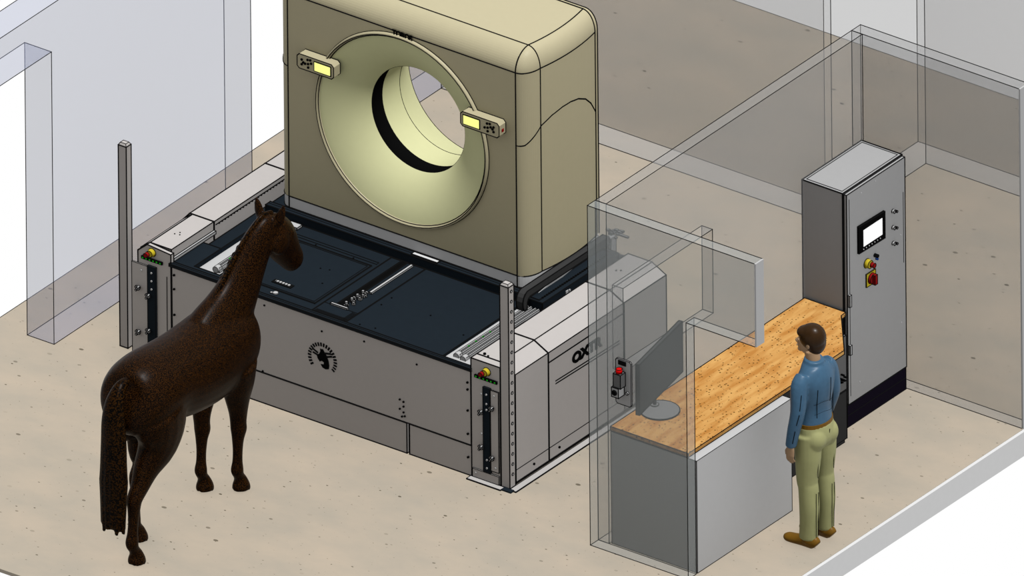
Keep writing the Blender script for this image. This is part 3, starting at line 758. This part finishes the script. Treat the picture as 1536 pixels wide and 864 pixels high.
ball(bm, H(.145, 1.12, 1.90)[:3], (.038, .10, .10)); ball(bm, H(-.02, 1.12, 1.90)[:3], (.038, .10, .10))
ball(bm, H(.15, 1.26, 1.92)[:3], (.02, .028, .022)); ball(bm, H(-.025, 1.26, 1.92)[:3], (.02, .028, .022))
for sx in (-1, 1):     # ears
    ex = .06 + (.02 if sx > 0 else 0)
    e = [H(ex + sx * .062, 1.08, 2.08, .038, .028), H(ex + sx * .082, 1.085, 2.13, .043, .026), H(ex + sx * .100, 1.09, 2.19, .036, .020), H(ex + sx * .118, 1.095, 2.25, .010, .008)]
    tube(bm, catmull(e, 3), LAT, 12)
def world_leg(secs): tube(bm, catmull(secs, 3), LAT, 16)
# front legs
for (fx, fy, sx) in ((-1.862, -1.36, -1), (-1.645, -1.195, 1)):
    s0 = H(sx * .13, .54, 1.12)
    world_leg([(*s0[:3], .14, .19), (s0[0] * .6 + fx * .4, s0[1] * .6 + fy * .4, .96, .125, .15), (s0[0] * .25 + fx * .75, s0[1] * .3 + fy * .7, .82, .095, .11), (fx, fy, .68, .070, .080), (fx, fy, .585, .062, .066), (fx, fy + .005, .53, .062, .068), (fx, fy - .005, .46, .048, .052),
               (fx, fy - .01, .36, .038, .044), (fx, fy - .015, .26, .038, .046), (fx, fy - .02, .19, .048, .056), (fx, fy - .0, .135, .040, .044), (fx, fy + .02, .09, .050, .056), (fx, fy + .025, .055, .062, .072), (fx, fy + .03, .012, .068, .082), (fx, fy + .03, .003, .066, .080)])
# hind legs
for (fx, fy, sx) in ((-1.600, -2.585, 1), (-1.80, -2.285, -1)):
    s0 = H(sx * .14, -.52, 1.24)
    hk = fy + .01
    world_leg([(*s0[:3], .16, .27), (s0[0] * .8 + fx * .2, -2.28 if sx > 0 else -2.2, 1.06, .15, .26), (s0[0] * .5 + fx * .5, -2.31 if sx > 0 else -2.15, .90, .125, .205), (fx, -2.41 if sx > 0 else -2.2, .76, .092, .135),
               (fx, hk + .08, .64, .066, .090), (fx, hk + .01, .56, .056, .076), (fx, hk + .0, .48, .047, .060), (fx, hk - .01, .38, .040, .046), (fx, hk - .02, .28, .040, .048), (fx, hk - .03, .20, .049, .058),
               (fx, fy + .005, .14, .040, .044), (fx, fy + .03, .09, .050, .056), (fx, fy + .035, .055, .062, .072), (fx, fy + .04, .012, .068, .082), (fx, fy + .04, .003, .066, .080)])
hs = thing('horse', 'dark brown horse standing with its head over the scanner platform', 'horse', (hx0, hy0, 0))
organic('body', bm, COAT, hs, .0125, 10)
bm = bmesh.new()
t0 = [H(.03, -.79, 1.56, .035, .04), H(.03, -.87, 1.55, .05, .05), H(.03, -.945, 1.46, .075, .06), H(.03, -.97, 1.32, .095, .07), H(.035, -.975, 1.12, .108, .07), H(.035, -.98, .90, .112, .07), H(.035, -.985, .65, .108, .065), H(.03, -.985, .48, .10, .055), H(.03, -.985, .40, .09, .045)]
tube(bm, catmull(t0), LAT, 20)
for k in range(14):   # strands
    a = k / 14 * 2 * PI; ox, oy = .085 * math.cos(a), .05 * math.sin(a)
    tube(bm, [H(.035 + ox * .9, -.975 + oy, 1.3, .018, .018), H(.035 + ox * 1.15, -.98 + oy * 1.1, .8, .024, .022), H(.03 + ox * 1.05, -.985 + oy, .37 + .03 * (k % 3), .016, .014)], LAT, 8)
organic('tail', bm, HAIRH, hs, .010, 1)
bm = bmesh.new()
mn = [H(-.005, .36, 1.62, .018, .03), H(-.0, .50, 1.72, .022, .045), H(.0, .64, 1.83, .022, .05), H(.01, .78, 1.95, .022, .05), H(.03, .91, 2.06, .022, .045), H(.05, 1.02, 2.13, .022, .04), H(.06, 1.13, 2.12, .02, .03)]
tube(bm, catmull(mn), LAT, 12)
for k in range(16):
    i = k / 16 * (len(mn) - 1.01); a = int(i); f = i - a
    p = [mn[a][j] * (1 - f) + mn[a + 1][j] * f for j in range(3)]
    tube(bm, [(p[0], p[1], p[2], .02, .02), (p[0] - .06, p[1] + .0, p[2] - .05, .022, .018), (p[0] - .095, p[1] - .01, p[2] - .16, .008, .008)], (0, 1, 0), 8)
organic('mane', bm, HAIRH, hs, .009, 1)

# ------------------------------------------------------------------ person
px0, py0 = 2.345, .68
ZM = [(-1, -1), (0, 0), (.30, .30), (.985, 1.045), (1.30, 1.31), (1.565, 1.555), (1.87, 1.835), (3, 2.965)]
def zmap(z):
    for (a, p), (b_, q_) in zip(ZM[:-1], ZM[1:]):
        if z <= b_: return p + (q_ - p) * (z - a) / (b_ - a)
def Pn(f, l, z, *r): return (px0 - f, py0 - l, zmap(z), *r)      # f forward (-X), l to the person's left (-Y)
SKIN = mat('skin', lin_rgb=(.16, .10, .055), rough=.5, spec=.2, noise=.02)
SHIRT = mat('blue_denim_shirt', lin_rgb=(.020, .050, .085), rough=.4, spec=.12, noise=.06, nscale=30)
PANTS = mat('khaki_trousers', lin_rgb=(.150, .150, .068), rough=.5, spec=.06, noise=.03, nscale=12)
LEATH = mat('brown_leather', lin_rgb=(.070, .034, .003), rough=.4, spec=.06, noise=.05)
HAIRM = mat('dark_brown_hair', lin_rgb=(.014, .006, .0012), rough=.3, spec=.08, noise=.1)
pe = thing('person', 'person in a blue shirt and khaki trousers standing beside the worktop, facing it', 'person', (px0, py0, 0))
LP = (0, 1, 0)
HYAW = .35                                    # head turned a little to the left
def Hd(f, l, z, *r):
    c_, s_ = math.cos(HYAW), math.sin(HYAW)
    return Pn(f * c_ - l * s_ + .03, f * s_ + l * c_, z, *r)
bm = bmesh.new()
tube(bm, catmull([Pn(0, 0, .95, .115, .085), Pn(0, 0, 1.1, .12, .085), Pn(0, 0, 1.3, .13, .085), Pn(0, 0, 1.43, .13, .08), Pn(0, 0, 1.50, .08, .055)]), LP)
tube(bm, catmull([Pn(-.005, 0, 1.50, .06, .06), Pn(.005, 0, 1.58, .055, .058), Pn(.02, 0, 1.66, .055, .06)]), LP)
HL = (math.sin(HYAW), -math.cos(HYAW), 0)
# skull and face
ball(bm, Hd(-.005, 0, 1.775)[:3], (.092, .078, .098)); ball(bm, Hd(.035, 0, 1.725)[:3], (.062, .058, .088))
ball(bm, Hd(.072, 0, 1.665)[:3], (.026, .03, .024))                      # chin
tube(bm, [Hd(.085, 0, 1.765, .010, .010), Hd(.108, 0, 1.735, .016, .014), Hd(.098, 0, 1.722, .016, .012)], HL, 8)   # nose
for sx in (-1, 1):
    ball(bm, Hd(-.005, sx * .083, 1.745)[:3], (.018, .010, .032))         # ears
    ball(bm, Hd(.083, sx * .032, 1.76)[:3], (.010, .012, .008))           # eyes
ball(bm, Hd(.096, 0, 1.697)[:3], (.010, .024, .008))                      # mouth
def arm(path, sx):
    tube(bm, catmull(path, 3), (1, 0, 0), 12)
def hand(w, sx, curl=.3):
    # w: wrist position; fingers hang down
    w = Vector(w)
    tube(bm, [(w.x, w.y, w.z + .02, .026, .020), (w.x - .004, w.y, w.z - .03, .036, .016), (w.x - .010, w.y, w.z - .085, .040, .015)], (1, 0, 0), 12)
    for k, (off, ln) in enumerate(((.028, .070), (.009, .080), (-.010, .075), (-.028, .060))):
        bx, bz = w.x - .010 - off, w.z - .085
        inn = sx * .010
        tube(bm, [(bx, w.y, bz + .015, .0085, .0085), (bx - .002, w.y + inn * .5, bz - ln * .45, .0085, .0085), (bx - .003, w.y + inn * 2.0, bz - ln * .8, .0078, .0078), (bx - .003, w.y + inn * 3.4, bz - ln, .0065, .0065)], (1, 0, 0), 8)
    tube(bm, [(w.x - .025, w.y, w.z - .02, .012, .012), (w.x - .052, w.y + sx * .010, w.z - .055, .0105, .0105), (w.x - .058, w.y + sx * .018, w.z - .095, .008, .008)], (1, 0, 0), 8)
# left arm (at -Y), right arm (at +Y)
LA = [Pn(-.005, .135, 1.485), Pn(-.005, .190, 1.41), Pn(-.015, .225, 1.20), Pn(.01, .245, 1.01), Pn(.035, .25, .875)]
RA = [Pn(-.005, -.135, 1.485), Pn(-.005, -.185, 1.41), Pn(-.015, -.215, 1.20), Pn(.03, -.22, 1.01), Pn(.07, -.215, .885)]
for path, sx in ((LA, 1), (RA, -1)):
    arm([(*p, r_, r_) for p, r_ in zip(path, (.036, .042, .038, .030, .026))], sx)
    hand(path[-1], sx)
for l in (.095, -.105):
    tube(bm, catmull([Pn(0, l * .7, .96, .055, .06), Pn(0, l, .75, .060, .065), Pn(.0, l * 1.0, .52, .048, .052), Pn(-.01, l, .32, .045, .05), Pn(-.005, l, .10, .032, .036)]), LP, 14)
    tube(bm, [Pn(-.02, l, .07, .03, .03), Pn(.12, l, .05, .03, .02)], LP, 12)
organic('body', bm, SKIN, pe, .0058, 2)
# hair
bm = bmesh.new()
ball(bm, Hd(-.018, 0, 1.787)[:3], (.108, .098, .104)); ball(bm, Hd(-.045, 0, 1.735)[:3], (.075, .082, .098))
ball(bm, Hd(.04, 0, 1.825)[:3], (.062, .070, .045))
organic('hair', bm, HAIRM, pe, .008, 3)
# shirt
bm = bmesh.new()
tube(bm, catmull([Pn(-.0, 0, 1.0, .157, .125), Pn(0, 0, 1.08, .150, .118), Pn(0, 0, 1.18, .152, .118), Pn(-.01, 0, 1.32, .165, .126), Pn(-.015, 0, 1.42, .178, .122), Pn(-.01, 0, 1.49, .160, .106), Pn(0, 0, 1.54, .112, .088), Pn(0, 0, 1.565, .085, .075)]), LP, 28)
for path in (LA, RA):
    rr = (.060, .068, .058, .050, .043)
    pth = [(*p, r_, r_ * 1.05) for p, r_ in zip(path, rr)]
    tube(bm, catmull(pth, 4), (1, 0, 0), 16)
tube(bm, [Pn(.0, 0, 1.54, .090, .085), Pn(-.005, 0, 1.595, .078, .078)], LP, 20)
def shirt_lines(bb):
    r = .003
    bb.line([Pn(-.151, -.01, 1.46), Pn(-.151, -.008, 1.36), Pn(-.145, -.004, 1.24)], r)
    bb.line([Pn(-.115, .105, 1.38), Pn(-.10, .10, 1.22), Pn(-.10, .10, 1.10)], r)
    bb.line([Pn(-.105, -.105, 1.36), Pn(-.10, -.10, 1.2), Pn(-.10, -.10, 1.05)], r)
    for p, q in (((-.062, .242, 1.38), (-.060, .262, 1.24)), ((-.060, .268, 1.2), (-.045, .285, 1.1)), ((-.03, .284, 1.03), (-.006, .284, .92))):
        bb.line([Pn(*p), Pn(*q)], r)
    for z in (1.14, 1.24):
        bb.line([Pn(-.005 - .127 * math.cos(t), (.150 if z < 1.2 else .157) * math.sin(t), z + .01 * math.sin(5 * t)) for t in [(-50 + 10 * k) * PI / 180 for k in range(11)]], .0012)
    bb.line([Pn(-.088 * math.cos(t), .09 * math.sin(t), 1.552) for t in [(-100 + 20 * k) * PI / 180 for k in range(11)]], r)
organic('shirt', bm, SHIRT, pe, .0085, 7, shirt_lines)
# belt
bm = bmesh.new(); tube(bm, [Pn(0, 0, .985, .163, .130), Pn(0, 0, 1.022, .161, .128)], LP, 32)
me = bpy.data.meshes.new('belt'); bm.to_mesh(me); bm.free(); o = bpy.data.objects.new('belt', me); col.objects.link(o); o.parent = pe; me.transform(Matrix.Translation(-pe.location)); me.materials.append(LEATH)
# trousers
bm = bmesh.new()
tube(bm, catmull([Pn(0, 0, .84, .14, .12), Pn(-.012, 0, .90, .165, .134), Pn(-.005, 0, .99, .158, .124)]), LP, 24)
ball(bm, Pn(-.06, .075, .89)[:3], (.09, .088, .105)); ball(bm, Pn(-.06, -.075, .89)[:3], (.09, .088, .105))
for l in (.095, -.105):
    tube(bm, catmull([Pn(0, l * .9, .92, .100, .115), Pn(-.005, l * .95, .74, .093, .105), Pn(0, l, .56, .078, .085), Pn(-.01, l, .50, .074, .08), Pn(-.018, l, .36, .074, .080), Pn(-.012, l, .20, .066, .074), Pn(-.005, l, .085, .064, .075)]), LP, 20)
def pant_lines(bb):
    r = .0028
    for l in (.095, -.105):
        bb.line([Pn(-.105, l + .0, .80), Pn(-.10, l + .0, .60)], r)
        bb.line([Pn(-.098, l + .02, .48), Pn(-.09, l + .015, .12)], r); bb.line([Pn(-.098, l - .01, .48), Pn(-.09, l - .008, .12)], r)
    bb.line([Pn(-.145, 0, .96), Pn(-.13, 0, .85)], r)
organic('trousers', bm, PANTS, pe, .009, 3, pant_lines)
for l in (.095, -.105):
    bm = bmesh.new()
    tube(bm, catmull([Pn(-.085, l, .045, .034, .040), Pn(-.06, l, .060, .044, .056), Pn(0, l, .062, .047, .058), Pn(.07, l, .048, .046, .044), Pn(.13, l, .040, .052, .036), Pn(.185, l, .036, .046, .032), Pn(.215, l, .032, .022, .018)]), LP, 18)
    tube(bm, [Pn(-.015, l, .06, .055, .065), Pn(-.012, l, .13, .052, .062)], LP, 16)
    # flat sole
    for v_ in bm.verts: v_.co.z = max(v_.co.z, .004)
    organic('shoe', bm, LEATH, pe, .007, 1)
